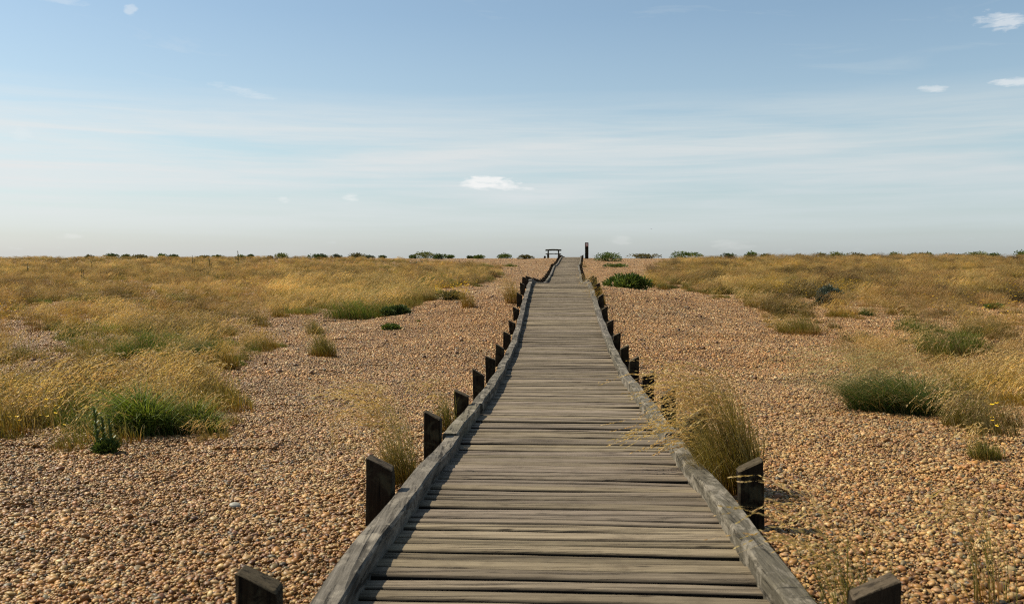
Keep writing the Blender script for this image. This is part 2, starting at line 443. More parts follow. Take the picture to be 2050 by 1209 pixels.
RW, RH = .118, .098
SP = 1.92; D0 = 2.96
def rail_mesh(ya, yb, sgn, seed, worn=0):
    r = np.random.default_rng(seed)
    n = max(6, int((yb - ya) / .14)); yy = np.linspace(ya + .011, yb - .011, n)
    cs = []
    c = .010
    prof = [(0, -RH - .14), (0, -c * 1.3), (c, 0), (RW * .5, .001), (RW - c, 0), (RW, -c * 1.3), (RW, -RH - .14)]     # inner -> outer
    lift = r.normal(0, .010)
    jit = r.normal(0, .006)
    pts = []
    for y_ in yy:
        tg = tangent(y_); sd = np.cross(tg, [0, 0, 1]); sd /= np.linalg.norm(sd)
        ph = (y_ - D0) / SP
        wob = .005 * math.sin(ph * math.pi * 2 + sgn) + .009 * (vnoise(y_ * .5 + 40 * sgn, 3.) - .5) * 2
        lz = lift + .0045 * math.sin(ph * math.pi * 2 + .6 + sgn * .5) * (.5 + vnoise(y_ * .3, 7. + sgn))
        row = []
        for j, (a, z_) in enumerate(prof):
            na = (vnoise(y_ * 7 + seed * 3.1, j * 5.3) - .5) * (.004 + worn * .010 * (j < 3)); nz = (vnoise(y_ * 6 + seed * 1.7, j * 9.1 + 40) - .5) * (.003 + worn * .008 * (j < 3))
            off = W / 2 + jit + wob + a + na
            p = np.array([path_x(y_), y_, deck_z(y_) + RH + z_ + lz + (nz if 0 < j < 6 else 0)]) + sd * off * sgn
            row.append(p)
        pts.append(row)
    V = np.array(pts).reshape(-1, 3); K = 7
    ii = np.arange(n - 1)[:, None] * K; kk = np.arange(K)[None]; k2 = (kk + 1) % K
    f = np.stack([ii + kk, ii + k2, ii + K + k2, ii + K + kk], -1).reshape(-1, 4)
    if sgn < 0: f = f[:, ::-1]
    caps = []
    for b0 in (0, (n - 1) * K):
        caps += [[b0, b0 + 1, b0 + 5, b0 + 6], [b0 + 1, b0 + 2, b0 + 4, b0 + 5]]
    # top centre vertex joins the two cap faces
    return np_mesh('edge_rail', V, [f, np.array(caps)], extra={'rnd': np.full(len(V), r.random())})

seed = 100
for sgn, shift in ((-1, 0.06), (1, .22)):
    ya = Y0; yb = D0 + shift + .0
    while ya < Y1 - .5:
        new_obj('edge_rail', rail_mesh(ya, min(yb, Y1), sgn, seed, worn=1 if (sgn > 0 and yb < 9) else .25), M['rail'], walk)
        seed += 1; ya = yb; yb += SP * (1 if seed % 3 == 0 and yb < 30 else 2)

def post_mesh(sgn, seed):
    r = np.random.default_rng(seed)
    w2, t2 = .134 / 2 * r.uniform(.93, 1.07), .10 / 2 * r.uniform(.9, 1.1)
    c = .007
    ring = [(-w2 + c, -t2), (w2 - c, -t2), (w2, -t2 + c), (w2, t2 - c), (w2 - c, t2), (-w2 + c, t2), (-w2, t2 - c), (-w2, -t2 + c)]
    slope = .56 * r.uniform(.75, 1.15) * sgn      # higher on the outer side
    hh = .0
    V = []; zs = [-.75, -.35, -.1, 0]
    for zi, z_ in enumerate(zs):
        for (x_, y_) in ring:
            jx, jy = r.normal(0, .0028, 2)
            top = (x_ * slope + y_ * r.normal(.0, .02) - w2 * .56) if zi == 3 else (0 if zi < 2 else x_ * slope * .5 - w2 * .3)
            V.append((x_ + jx, y_ + jy, z_ + top))
    # bevelled top: an inner ring slightly raised
    for (x_, y_) in ring:
        V.append((x_ * .90, y_ * .88, .006 + x_ * .9 * slope - w2 * .56 + r.normal(0, .0012)))
    V.append((0, 0, .007 - w2 * .56))
    f = []; mi = []
    for k in range(4):
        for j in range(8):
            f.append([k * 8 + j, k * 8 + (j + 1) % 8, (k + 1) * 8 + (j + 1) % 8, (k + 1) * 8 + j]); mi.append(1 if k == 3 else 0)
    tri = [[32 + j, 32 + (j + 1) % 8, 40, ] for j in range(8)]
    me = np_mesh('post', np.array(V), [np.array(f), np.array(tri)], extra={'rnd': np.full(41, r.random())}, matidx=mi + [1] * 8)
    return me
PTOP = [(2.8, .305), (4.73, .275), (6.4, .30), (8.5, .265), (10.5, .275), (12.4, .28), (16, .23), (20, .20), (24, .25), (30, .25), (95, .22)]
k = -1
while D0 + SP * k < Y1 - 1:
    yk = D0 + SP * k + RNG.normal(0, .03)
    for sgn in (-1, 1):
        if 28 < yk < 30 and sgn > 0: pass
        y_ = yk + (.03 if sgn > 0 else 0)
        tg = tangent(y_); sd = np.cross(tg, [0, 0, 1]); sd /= np.linalg.norm(sd)
        off = W / 2 + RW + .078 + RNG.uniform(0, .012)
        p = np.array([path_x(y_), y_, deck_z(y_)]) + sd * off * sgn
        h = np.interp(y_, *zip(*PTOP)) + RNG.normal(0, .012)
        me = post_mesh(sgn, int(k * 2 + 50 + sgn)); me.materials.append(M['post']); me.materials.append(M['posttop'])
        po = new_obj('post', me, None, walk)
        po.location = (p[0], p[1], p[2] + h)
        po.rotation_euler = (RNG.normal(0, .025), RNG.normal(0, .03), math.atan2(-tg[0], tg[1]) + RNG.normal(0, .05))
    k += 1

# ------------------------------------------------------------------ plants
def blades(rng, root, h, lean, width, segs, cr, cm, ct, droop=.25, p=1.8):
    n = len(h)
    T = np.linspace(0, 1, segs + 1)
    P = np.zeros((n, segs + 1, 3))
    P[:, :, :2] = root[:, None, :2] + lean[:, None, :] * (T ** p)[None, :, None]
    P[:, :, 2] = root[:, 2:3] + h[:, None] * (T[None] * (1 + droop) - 1.5 * droop * T[None] ** 3.0)
    a = rng.uniform(0, math.pi, n)
    wd = np.stack([np.cos(a), np.sin(a), np.zeros(n)], 1)
    wt = width[:, None] * np.maximum(.12, 1 - T[None] ** 1.6) * .5
    L = P - wd[:, None] * wt[..., None]; R = P + wd[:, None] * wt[..., None]
    V = np.stack([L, R], 2).reshape(n, -1, 3)
    m = (segs + 1) * 2
    j = np.arange(segs) * 2
    f = np.stack([j, j + 1, j + 3, j + 2], 1)
    Fc = (f[None] + (np.arange(n) * m)[:, None, None]).reshape(-1, 4)
    tt = T[None, :, None]
    a1 = np.clip(tt / .35, 0, 1); a2 = np.clip((tt - .35) / .65, 0, 1)
    col = (cr[:, None] * (1 - a1) + cm[:, None] * a1) * (1 - a2) + ct[:, None] * a2
    col = np.repeat(col, 2, 1).reshape(-1, 3)
    return V.reshape(-1, 3), Fc, col, P

def plumes(rng, P, hs, ct, k=12, ln=.021, wd=.0028, frac=.34):
    """spikelets along the last part of every stem curve"""
    n, m, _ = P.shape
    t = 1 - frac * rng.random((n, k)) ** .9
    fi = t * (m - 1); i0 = np.clip(fi.astype(int), 0, m - 2); fr = (fi - i0)[..., None]
    r = np.arange(n)[:, None]
    A = P[r, i0] * (1 - fr) + P[r, i0 + 1] * fr
    T = P[r, i0 + 1] - P[r, i0]; T /= np.linalg.norm(T, axis=-1, keepdims=True) + 1e-9
    D = T + rng.normal(0, .12, A.shape); D /= np.linalg.norm(D, axis=-1, keepdims=True)
    Sd = np.cross(D, rng.normal(size=A.shape)); Sd /= np.linalg.norm(Sd, axis=-1, keepdims=True) + 1e-9
    l = ln * rng.uniform(.6, 1.3, (n, k, 1)) * hs[:, None, None]; w = wd * rng.uniform(.7, 1.3, (n, k, 1)) * hs[:, None, None]
    V = np.stack([A, A + D * l * .5 + Sd * w, A + D * l, A + D * l * .5 - Sd * w], 2).reshape(-1, 3)
    q = (np.array([[0, 1, 2, 3]]) + (np.arange(n * k) * 4)[:, None])
    c = np.repeat(np.repeat(ct, k, 0) * rng.uniform(.8, 1.2, (n * k, 1)), 4, 0)
    return V, q, c

def vary(rng, c, n, s=.16):
    return np.array(c)[None] * rng.uniform(1 - s, 1 + s, (n, 1)) * rng.uniform(.95, 1.05, (n, 3))

STRAW, STRAWP, OLIVE, GREEN, DGREEN, BASE = (.54, .39, .165), (.44, .30, .125), (.18, .14, .015), (.085, .13, .010), (.045, .085, .010), (.26, .105, .012)
PALS = {  # blades: root, mid, tip ; stems: root, mid, tip ; head
    'dry':   (BASE, OLIVE, (.30, .22, .07), OLIVE, (.34, .27, .09), STRAW, STRAW),
    'wispy': ((.30, .19, .08), (.36, .27, .11), (.46, .35, .17), (.33, .25, .1), (.42, .31, .15), STRAWP, STRAWP),
    'olive': (BASE, (.115, .12, .018), (.22, .19, .045), (.2, .19, .04), (.3, .26, .08), STRAW, STRAW),
    'green': ((.15, .14, .03), GREEN, (.20, .22, .05), (.15, .17, .03), (.24, .24, .07), STRAW, STRAW),
    'dark':  ((.07, .08, .02), DGREEN, (.11, .15, .04), (.12, .15, .03), (.24, .24, .08), (.45, .38, .18), (.45, .38, .18)),
    'gold':  (BASE, (.21, .145, .014), (.36, .235, .03), (.22, .16, .03), (.34, .24, .04), (.46, .31, .08), (.46, .31, .08)),
    'rust':  ((.24, .10, .02), (.26, .14, .03), (.36, .21, .07), (.26, .15, .04), (.34, .2, .07), (.40, .25, .10), (.40, .25, .10)),
    'lush':  ((.10, .10, .02), (.10, .16, .02), (.20, .25, .045), (.12, .16, .03), (.24, .24, .07), STRAW, STRAW),
}
PALS = {k: tuple(tuple(x * .98 for x in c) for c in v) for k, v in PALS.items()}

def clump(rng, rx, ry, nb, ns, hb, hst, pal, wind=(-.38, .02), bw=.005, k=12, dome=True, segs=4, spread=.2, sw=.0028, hk=1.0, dk=1.0, mixd=.16, ssp=.15, swind=1.35):
    c = list(PALS[pal]); ph0 = rng.uniform(0, 90)
    def roots(n):
        r = np.sqrt(rng.random(n)); a = rng.uniform(0, 6.283, n)
        k_ = .62 + .75 * vnoise(a * 1.27 + ph0, a * 0 + ph0)      # ragged outline
        x, y = r * np.cos(a) * rx * k_, r * np.sin(a) * ry * k_
        return np.stack([x, y, np.full(n, -.015)], 1), r
    Vl, Fl, Cl = [], [], []; off = 0
    R, r = roots(nb)
    f = (1 - .45 * r ** 2) if dome else 1
    lump = .45 + 1.1 * fbm(R[:, 0] * 4 + rng.uniform(0, 50), R[:, 1] * 4, 2)
    h = hb * rng.uniform(.5, 1.1, nb) * f * lump
    ln = np.stack([wind[0] * h * rng.uniform(.4, 1.5, nb), wind[1] * h], 1) + rng.normal(0, spread, (nb, 2)) * h[:, None] + R[:, :2] / max(rx, .01) * .2 * h[:, None]
    dead = (rng.random(nb) < mixd)[:, None]
    cm_ = np.where(dead, vary(rng, (.36, .26, .10), nb), vary(rng, c[1], nb)); ct_ = np.where(dead, vary(rng, (.44, .33, .15), nb), vary(rng, c[2], nb))
    v, q, cc, _ = blades(rng, R, h, ln, bw * rng.uniform(.6, 1.3, nb), segs, vary(rng, c[0], nb), cm_, ct_, rng.uniform(.0, .7, (nb, 1)))
    Vl.append(v); Fl.append(q); Cl.append(cc); off = len(v)
    if ns:
        R, r = roots(ns)
        h = hst * rng.uniform(.65, 1.1, ns)
        ln = np.stack([wind[0] * swind * h * rng.uniform(.75, 1.4, ns), wind[1] * h], 1) + rng.normal(0, ssp, (ns, 2)) * h[:, None]
        v, q, cc, P = blades(rng, R, h, ln, np.full(ns, sw), 7, vary(rng, c[3], ns), vary(rng, c[4], ns), vary(rng, c[5], ns), rng.uniform(.55, 1.1, (ns, 1)) * dk, 2.1)
        Vl.append(v); Fl.append(q + off); Cl.append(cc); off += len(v)
        v, q, cc = plumes(rng, P, np.full(ns, hk), vary(rng, c[6], ns), int(k * 1.7))
        Vl.append(v); Fl.append(q + off); Cl.append(cc)
    return np.concatenate(Vl), np.concatenate(Fl), np.concatenate(Cl)

# ---- the wide grass fields (stuff)
gs = []; kinds = []
def addsrc(kind, num, *a, **kw):
    for _ in range(num):
        me = np_mesh('grass_tuft', *clump(RNG, *a, **kw)); me.materials.append(M['grass']); gs.append(me); kinds.append(kind)
addsrc('dry', 5, .22, .20, 170, 26, .30, .52, 'dry', bw=.007, k=18, hk=1.3)
addsrc('wispy', 3, .26, .24, 26, 30, .16, .46, 'wispy', bw=.005, k=14, hk=1.2)
addsrc('olive', 4, .22, .2, 200, 14, .24, .46, 'olive', bw=.006, k=12, hk=1.2)
addsrc('green', 3, .26, .22, 240, 9, .24, .42, 'green', bw=.007, k=12, hk=1.2)
addsrc('gold', 3, .22, .2, 190, 20, .28, .5, 'gold', bw=.006, k=14, hk=1.2)
addsrc('rust', 3, .22, .2, 150, 24, .25, .48, 'rust', bw=.006, k=14, hk=1.2)
KI = {k: [i for i, x in enumerate(kinds) if x == k] for k in set(kinds)}

# fields as outlines on the ground, given where the photo shows their feet; (density per m2, weights, height scale)
FIELDS = [
    # left field: back part, thick
    ([(-500, 517), (690, 518), (860, 523), (1000, 536), (1010, 552), (960, 576), (860, 579), (760, 560), (560, 566), (300, 560), (-500, 560)], 6.5, dict(dry=5, wispy=2, olive=6, green=4, gold=2, rust=5), .92),
    # left field: thin wispy middle
    ([(-500, 556), (300, 556), (560, 560), (760, 560), (640, 600), (600, 625), (540, 655), (420, 655), (100, 668), (-500, 700)], 6.0, dict(dry=3, wispy=6, olive=5, green=2, gold=1, rust=5), .85),
    ([(560, 566), (760, 558), (870, 585), (860, 604), (820, 632), (740, 632), (640, 634), (560, 628)], 8.5, dict(dry=5, olive=4, green=8), 1.0),
    ([(130, 665), (420, 650), (500, 680), (560, 690), (480, 735), (390, 728), (120, 722)], 9, dict(dry=3, wispy=1, olive=5, green=9), .95),
    ([(-500, 690), (40, 700), (60, 735), (-500, 745)], 9, dict(dry=4, olive=5, wispy=2), .9),
    # near left patch
    ([(-400, 770), (300, 775), (440, 800), (470, 840), (455, 868), (300, 866), (240, 872), (120, 880), (-400, 890)], 12, dict(dry=6, wispy=2, olive=6, green=8, gold=1), 1.05),
    ([(60, 866), (470, 862), (455, 884), (300, 890), (60, 890)], 9, dict(rust=5, dry=3, olive=3), .55),
    ([(1540, 519.4), (2700, 519), (2700, 526), (1540, 526)], 1.2, dict(wispy=1), 1.25),
    ([(80, 735), (430, 735), (470, 770), (300, 780), (60, 775)], 5, dict(wispy=8, dry=2), .95),
    # right field
    ([(1320, 524), (1500, 520), (2700, 518), (2700, 548), (1900, 556), (1500, 548), (1330, 545)], 6.5, dict(dry=3, wispy=2, olive=5, gold=4, rust=5), .9),
    ([(1310, 545), (1500, 548), (1900, 556), (2700, 548), (2700, 606), (1850, 612), (1560, 606), (1440, 598), (1370, 580), (1300, 578)], 9.5, dict(dry=1, olive=7, gold=6, green=3, rust=4), .95),
    ([(1470, 600), (1900, 606), (2700, 604), (2700, 700), (2010, 690), (1850, 650), (1690, 640), (1560, 640)], 7.5, dict(wispy=4, gold=4, olive=4, dry=1, rust=5), .85),
    ([(1520, 640), (1560, 632), (1660, 642), (1665, 668), (1550, 668)], 4, dict(olive=6, gold=3), .6),
    ([(1780, 655), (1990, 660), (2000, 705), (1800, 690)], 9, dict(olive=5, green=8, dry=2), .9),
    ([(1740, 700), (2500, 730), (2600, 840), (1960, 835), (1930, 790), (1700, 740)], 8, dict(wispy=9, dry=1), .95),
    ([(1880, 800), (2600, 800), (2600, 900), (2000, 890), (1925, 848)], 16, dict(dry=3, wispy=4, olive=6, gold=3), .95),
]
PX, PY, PI_, PS, PT = [], [], [], [], []
for poly, dens, wts, hs in FIELDS:
    px = [at(a, b) for a, b in poly]
    x0, x1 = min(p.x for p in px) - 1, max(p.x for p in px) + 1; y0, y1 = min(p.y for p in px) - 1, max(p.y for p in px) + 6
    y1 = min(y1, 89)
    n = int(dens * (x1 - x0) * (y1 - y0))
    x = RNG.uniform(x0, x1, n); y = RNG.uniform(y0, y1, n)
    u_, v_ = proj(x, y)
    jx = (fbm(x * .8, y * .8, 2) - .5) * 46; jy = (fbm(x * 1.1 + 30, y * 1.1, 3) - .5) * 60 * np.clip(8 / y, .08, 1)
    ok = inpoly(u_ + jx, v_ + jy, poly) & (np.abs(x) < y * .60 + 2)
    cl = fbm(x * .55 + 11, y * .4 + 3, 3)
    ok &= RNG.random(n) < np.clip((cl - .25) * 4.0, .30, 1.0)
    ok &= np.abs(x - path_x(y)) > 1.5
    x, y = x[ok], y[ok]; n = len(x)
    ks = list(wts); w_ = np.array([wts[k] for k in ks], float)
    # neighbours tend to be of one kind
    f1 = fbm(x * .3 + 70, y * .25, 2)[:, None]; ph = (np.arange(len(ks)) / len(ks))[None]
    ww = w_[None] * np.exp(1.6 * np.cos(6.283 * (f1 * 2 - ph)))
    ww /= ww.sum(1, keepdims=True)
    ch = (ww.cumsum(1) > RNG.random((n, 1))).argmax(1)
    ii = np.array([RNG.choice(KI[ks[c]]) for c in ch]) if n else np.zeros(0, int)
    PX.append(x); PY.append(y); PI_.append(ii)
    PS.append(hs * RNG.uniform(.55, 1.3, n) * (.6 + .75 * fbm(x * .5, y * .5 + 50, 2)))
    PT.append(np.where(u_[ok] > 1250, -.20, -.10) + RNG.uniform(-.25, .25, n) + (fbm(x * .7 + 5, y * .5, 3) - .5) * 1.6)
x = np.concatenate(PX); y = np.concatenate(PY); n = len(x); sc = np.concatenate(PS)
# on the skyline the left grass is short
px_, _ = proj(x, y)
sc *= np.where((y > 62) & (px_ < 1350), .62, 1)
scl = np.stack([sc * 1.05, sc * 1.05, sc], 1)
rot = np.stack([RNG.normal(0, .05, n), RNG.normal(0, .05, n), RNG.normal(0, .35, n)], 1)
o = scatter('dry_grass', np.stack([x, y, ground(x, y)], 1), rot, scl, np.concatenate(PI_), np.concatenate(PT), gs)
tag(o, 'fields of tall dry golden grass bent by the wind on both sides', 'grass', kind='stuff')
print('grass tufts', n)

# ---- individual tussocks, mounds and plants
def tussock(name, label, cat, px, py, wpx, hpx, pal, nb, ns, group=None, depth=.55, plume_h=1.25, hb_k=.95, **kw):
    p = at(px, py)
    s = p.y / F
    rx = wpx * s / 2; hh = hpx * s
    rng = np.random.default_rng(int(px * 7 + py))
    V, q, c = clump(rng, rx * .85, rx * depth, nb, ns, hh * hb_k, hh * plume_h, pal, **kw)
    me = np_mesh(name, V, q, c); me.materials.append(M['grass'])
    o = new_obj(name, me); o.location = p
    return tag(o, label, cat, group)

TG = 'grass tussocks on the shingle'
T = tussock
T('grass_tussock', 'bright green upright grass tussock alone on bare shingle, left of the walk', 'tussock', 648, 714, 66, 56, 'olive', 700, 26, TG, wind=(-.35, 0), plume_h=1.2)
T('grass_tussock', 'olive tussock just behind the lone upright tussock, left of the walk', 'tussock', 634, 670, 50, 36, 'olive', 420, 16, TG)
T('grass_tussock', 'tall loose clump of feathery grass behind the second left post from the front', 'tussock', 806, 972, 84, 155, 'dry', 520, 110, TG, wind=(-.38, .05), hb_k=1.15, dk=.5, plume_h=1.5, bw=.004, spread=.16, k=16)
T('grass_tussock', 'small feathery clump behind the third left post from the front', 'tussock', 893, 868, 50, 90, 'olive', 300, 34, TG, wind=(-.3, 0), dk=.6, plume_h=1.4, bw=.004, spread=.18)
T('grass_tussock', 'big seeding grass clump rising behind the right rail near the front', 'tussock', 1470, 990, 145, 185, 'dry', 1150, 130, TG, wind=(-.36, .0), plume_h=1.6, hb_k=1.2, bw=.005, spread=.10, dk=.55, ssp=.12, k=24, depth=.9, segs=6)
T('grass_tussock', 'pale seed heads drooping over the right rail onto the planks', 'tussock', 1440, 962, 80, 120, 'dry', 70, 46, TG, wind=(-.85, -.5), plume_h=1.25, bw=.004, spread=.22, k=26, depth=1.3, segs=6, dk=.75)
T('grass_tussock', 'narrow green clump beside the big seeding clump, behind the right rail', 'tussock', 1392, 905, 70, 95, 'olive', 200, 22, TG, wind=(-.5, -.1), plume_h=1.3, spread=.25, k=20, depth=1.1)
T('grass_tussock', 'brown grass tuft crowding the left rail where the walk dips', 'tussock', 1028, 608, 34, 52, 'gold', 320, 46, TG, wind=(-.3, 0))
T('grass_tussock', 'dry tuft spilling over the right rail where the walk dips', 'tussock', 1197, 592, 26, 42, 'dry', 260, 40, TG, wind=(-.5, -.1))
T('grass_tussock', 'brownish tuft outside the right posts near the dip', 'tussock', 1207, 612, 14, 34, 'gold', 160, 22, TG)
T('grass_tussock', 'dark tuft at the foot of the right posts on the rise', 'tussock', 1172, 536, 12, 11, 'olive', 140, 10, TG)
T('grass_tussock', 'low reddish tussock at the tip of the left grass, facing the walk', 'tussock', 940, 618 - 2, 40, 40, 'gold', 260, 34, TG)
T('grass_tussock', 'brown tussock standing apart at the right corner of the left grass', 'tussock', 540, 700, 36, 44, 'gold', 260, 30, TG)
T('grass_tussock', 'dry tussock at the near right corner of the middle left grass', 'tussock', 462, 742, 50, 52, 'gold', 340, 40, TG)
T('grass_tussock', 'nodding pale headed tussock at the front edge of the middle left grass', 'tussock', 340, 728, 110, 50, 'olive', 500, 70, TG, k=20, wind=(.25, -.1))
T('grass_tussock', 'arching pale headed tussock further left along that front edge', 'tussock', 190, 722, 110, 50, 'olive', 500, 60, TG, k=20, wind=(.2, -.1))
T('grass_tussock', 'olive tussock at the front right of the right field, broad', 'tussock', 1600, 668, 120, 44, 'olive', 900, 50, TG, plume_h=1.05)
T('grass_tussock', 'small olive tussock right of the broad one on bare shingle', 'tussock', 1718, 686, 62, 32, 'olive', 520, 26, TG)
T('grass_tussock', 'straggling grass at the far left tip of the right field, near the walk', 'tussock', 1490, 580, 40, 26, 'gold', 260, 30, TG)
T('grass_tussock', 'green tuft with tiny yellow blooms on the shingle at the right edge', 'tussock', 1975, 922, 70, 70, 'olive', 420, 30, TG)
T('grass_tussock', 'dry tussock behind the yellow bloomed tuft at the right edge', 'tussock', 1940, 858, 110, 70, 'olive', 800, 60, TG)
T('grass_tussock', 'blurred tall stalks rising beside the nearest right post', 'tussock', 1735, 1330, 210, 350, 'olive', 70, 34, TG, wind=(-.28, .1), plume_h=1.15, dk=.5, bw=.005, spread=.22)
T('grass_tussock', 'thin blurred stalks in the bottom right, right of the nearest post', 'tussock', 1980, 1215, 110, 200, 'olive', 34, 18, TG, wind=(-.28, .1), plume_h=1.3, bw=.004, spread=.25)
T('grass_tussock', 'sparse faint grass on bare shingle left of the big clump by the walk', 'tussock', 700, 900, 120, 60, 'wispy', 14, 14, TG, plume_h=1.7, k=14)

MG = 'green mounds in the grass'
T('green_mound', 'large dark green grass mound alone on the right shingle', 'mound', 1812, 824, 264, 108, 'dark', 4600, 150, MG, plume_h=1.35, bw=.006, k=18, wind=(-.95, -.1), spread=.55, segs=6, mixd=.22)
T('green_mound', 'green mound at the front right of the right field', 'mound', 1915, 706, 170, 56, 'green', 2600, 60, MG, bw=.007)
T('green_mound', 'small dark mound in thin grass right of the grey leaved plant', 'mound', 1735, 632, 42, 18, 'dark', 500, 20, MG, bw=.007)
T('green_mound', 'faint green mound at the far left of the right field', 'mound', 1585, 572, 60, 26, 'green', 800, 30, MG, bw=.008)
T('green_mound', 'leafy green mound in the middle left grass', 'mound', 300, 716, 190, 66, 'lush', 2600, 40, MG, bw=.008)
T('green_mound', 'second green mound in the middle left grass, nearer the shingle', 'mound', 415, 726, 110, 56, 'dark', 1500, 34, MG, bw=.008)
T('green_mound', 'bright green mound below pale heads, left grass nearest the walk', 'mound', 740, 636, 170, 50, 'lush', 2200, 60, MG, bw=.008)
T('green_mound', 'yellow green mound beside the dark mat in the left grass', 'mound', 790, 604, 70, 34, 'green', 900, 26, MG, bw=.008)
T('green_mound', 'green strip of grass near the skyline, left of the walk', 'mound', 968, 537, 62, 12, 'green', 700, 14, MG, bw=.016)
T('green_mound', 'short green hummock at the right end of that skyline strip', 'mound', 1020, 534, 36, 10, 'green', 420, 6, MG, bw=.016)
T('green_mound', 'green grass behind golden heads close left of the walk', 'mound', 880, 574, 110, 34, 'green', 900, 50, MG, bw=.009)

def leaves(rng, n, rx, ry, h, size, c1, c2, up=.4, lumps=7, flat=.5):
    """leaf shaped faces through a lumpy low crown"""
    ang = rng.uniform(0, 6.283, lumps); rad = rng.uniform(.0, .68, lumps); rad[0] = 0
    lc = np.stack([np.cos(ang) * rad * rx, np.sin(ang) * rad * ry, h * rng.uniform(.12, .5, lumps)], 1)
    lr = rng.uniform(.34, .6, lumps)
    li = rng.integers(0, lumps, n)
    d = rng.normal(size=(n, 3)); d /= np.linalg.norm(d, axis=1, keepdims=True); d[:, 2] = np.where(rng.random(n) < .55, np.abs(d[:, 2]), d[:, 2])
    r = rng.uniform(.45, 1.05, n) ** .6
    P = lc[li] + d * r[:, None] * lr[li][:, None] * np.array([rx, ry, h])[None]
    P[:, 2] = np.where(P[:, 2] < .01, rng.uniform(.01, .25 * h, n), P[:, 2])
    D = d * np.array([1, 1, .6]) + rng.normal(0, .45, (n, 3)); D[:, 2] += up; D /= np.linalg.norm(D, axis=1, keepdims=True)
    Sd = np.cross(D, rng.normal(0, .5, (n, 3)) + d); Sd /= np.linalg.norm(Sd, axis=1, keepdims=True) + 1e-9
    N = np.cross(D, Sd)
    l = size * rng.uniform(.6, 1.4, (n, 1)); w = l * flat
    # folded leaf: base, left, tip, right with a curled tip
    V = np.stack([P, P + D * l * .5 - Sd * w * .5 + N * l * .10, P + D * l - N * l * .18, P + D * l * .5 + Sd * w * .5 + N * l * .10], 1)
    q = np.array([[0, 1, 2, 3]]) + (np.arange(n) * 4)[:, None]
    mixf = rng.random((n, 1)) * .6 + .4 * (li[:, None] % 3) / 2
    c = (np.array(c1)[None] * (1 - mixf) + np.array(c2)[None] * mixf) * rng.uniform(.75, 1.25, (n, 1))
    # keep the two halves as triangles for the fold
    t3 = np.concatenate([q[:, [0, 1, 2]], q[:, [0, 2, 3]]])
    return V.reshape(-1, 3), t3, np.repeat(c, 4, 0)

COLS = {'green': ((.055, .09, .018), (.125, .165, .03)), 'dark': ((.035, .06, .018), (.09, .125, .035)), 'pale': ((.09, .115, .03), (.2, .21, .06)),
        'grey': ((.055, .075, .055), (.14, .17, .135)), 'olive': ((.08, .075, .022), (.16, .135, .045))}
def plant(name, label, cat, px, py, wpx, hpx, colk, n, size, group=None, d=None, flat=.5, stem=0, dep=.7, up=.4):
    if d is None: p = at(px, py)
    else:
        X_ = (px - CX) / F * d; p = Vector((X_, d, float(ground(X_, d))))
    s = p.y / F; rx = wpx * s / 2; h = hpx * s
    rng = np.random.default_rng(int(px * 13 + py * 3))
    V, q, c = leaves(rng, n, rx * 1.0, rx * dep, h * .78, size, *COLS[colk], flat=flat, lumps=int(rng.integers(6, 14)), up=up)
    # woody crown at the root and a few dry flower stalks
    ns = 5 + int(n / 400)
    R = np.stack([rng.normal(0, rx * .35, ns), rng.normal(0, rx * .2, ns), np.zeros(ns)], 1)
    hh = h * rng.uniform(.75, 1.05, ns) * (1.25 if stem else .8)
    ln = np.stack([-.25 * hh, 0 * hh], 1) + rng.normal(0, .35, (ns, 2)) * hh[:, None]
    v, qq, cc, P = blades(rng, R, hh, ln, np.full(ns, .012 if s > .02 else .006), 4, vary(rng, (.12, .09, .04), ns), vary(rng, (.12, .11, .04), ns), vary(rng, (.16, .15, .06), ns), .2)
    me = np_mesh(name, np.concatenate([V, v]), [q, qq + len(V)], np.concatenate([c, cc])); me.materials.append(M['leaf'])
    o = new_obj(name, me); o.location = (p.x, p.y, p.z - .01)
    return tag(o, label, cat, group)

SG = 'low shrubs along the skyline'
left = [(181, 519, 20, 7, 'olive'), (221, 519, 28, 9, 'dark'), (254, 519, 20, 8, 'pale'), (283, 519, 34, 8, 'olive'), (322, 519, 18, 9, 'green'), (348, 519, 22, 7, 'dark'), (408, 519, 24, 5, 'olive'), (437, 519, 20, 5, 'dark'),
        (484, 519, 16, 7, 'green'), (502, 519, 14, 8, 'dark'), (540, 519, 11, 4, 'olive'), (563, 520, 21, 11, 'pale'), (643, 522, 38, 11, 'dark'), (676, 519, 18, 9, 'grey'),
        (714, 521, 32, 13, 'olive'), (738, 520, 24, 5, 'grey'), (765, 519, 12, 5, 'dark'), (827, 520, 20, 7, 'dark'), (848, 521, 36, 13, 'pale'), (878, 523, 26, 10, 'dark'), (902, 520, 20, 6, 'green'),
        (944, 519, 14, 4, 'dark'), (961, 519, 20, 6, 'green'), (1009, 520, 32, 10, 'green'), (1054, 522, 24, 8, 'olive')]
right = [(1219, 526, 56, 15, 'green'), (1291, 521, 52, 8, 'olive'), (1378, 521, 56, 11, 'green'), (1457, 520, 26, 8, 'dark'), (1502, 520, 27, 11, 'green'), (1534, 520, 28, 7, 'dark'), (1600, 520, 26, 7, 'olive'),
         (1646, 520, 17, 9, 'dark'), (1675, 520, 33, 12, 'pale'), (1716, 520, 34, 9, 'olive'), (1748, 520, 18, 6, 'dark'), (1790, 520, 32, 12, 'pale'), (1826, 520, 26, 8, 'dark'), (1857, 520, 27, 12, 'green'),
         (1911, 520, 32, 10, 'grey'), (1957, 520, 42, 12, 'pale'), (1990, 520, 22, 9, 'dark'), (2046, 520, 26, 15, 'green')]
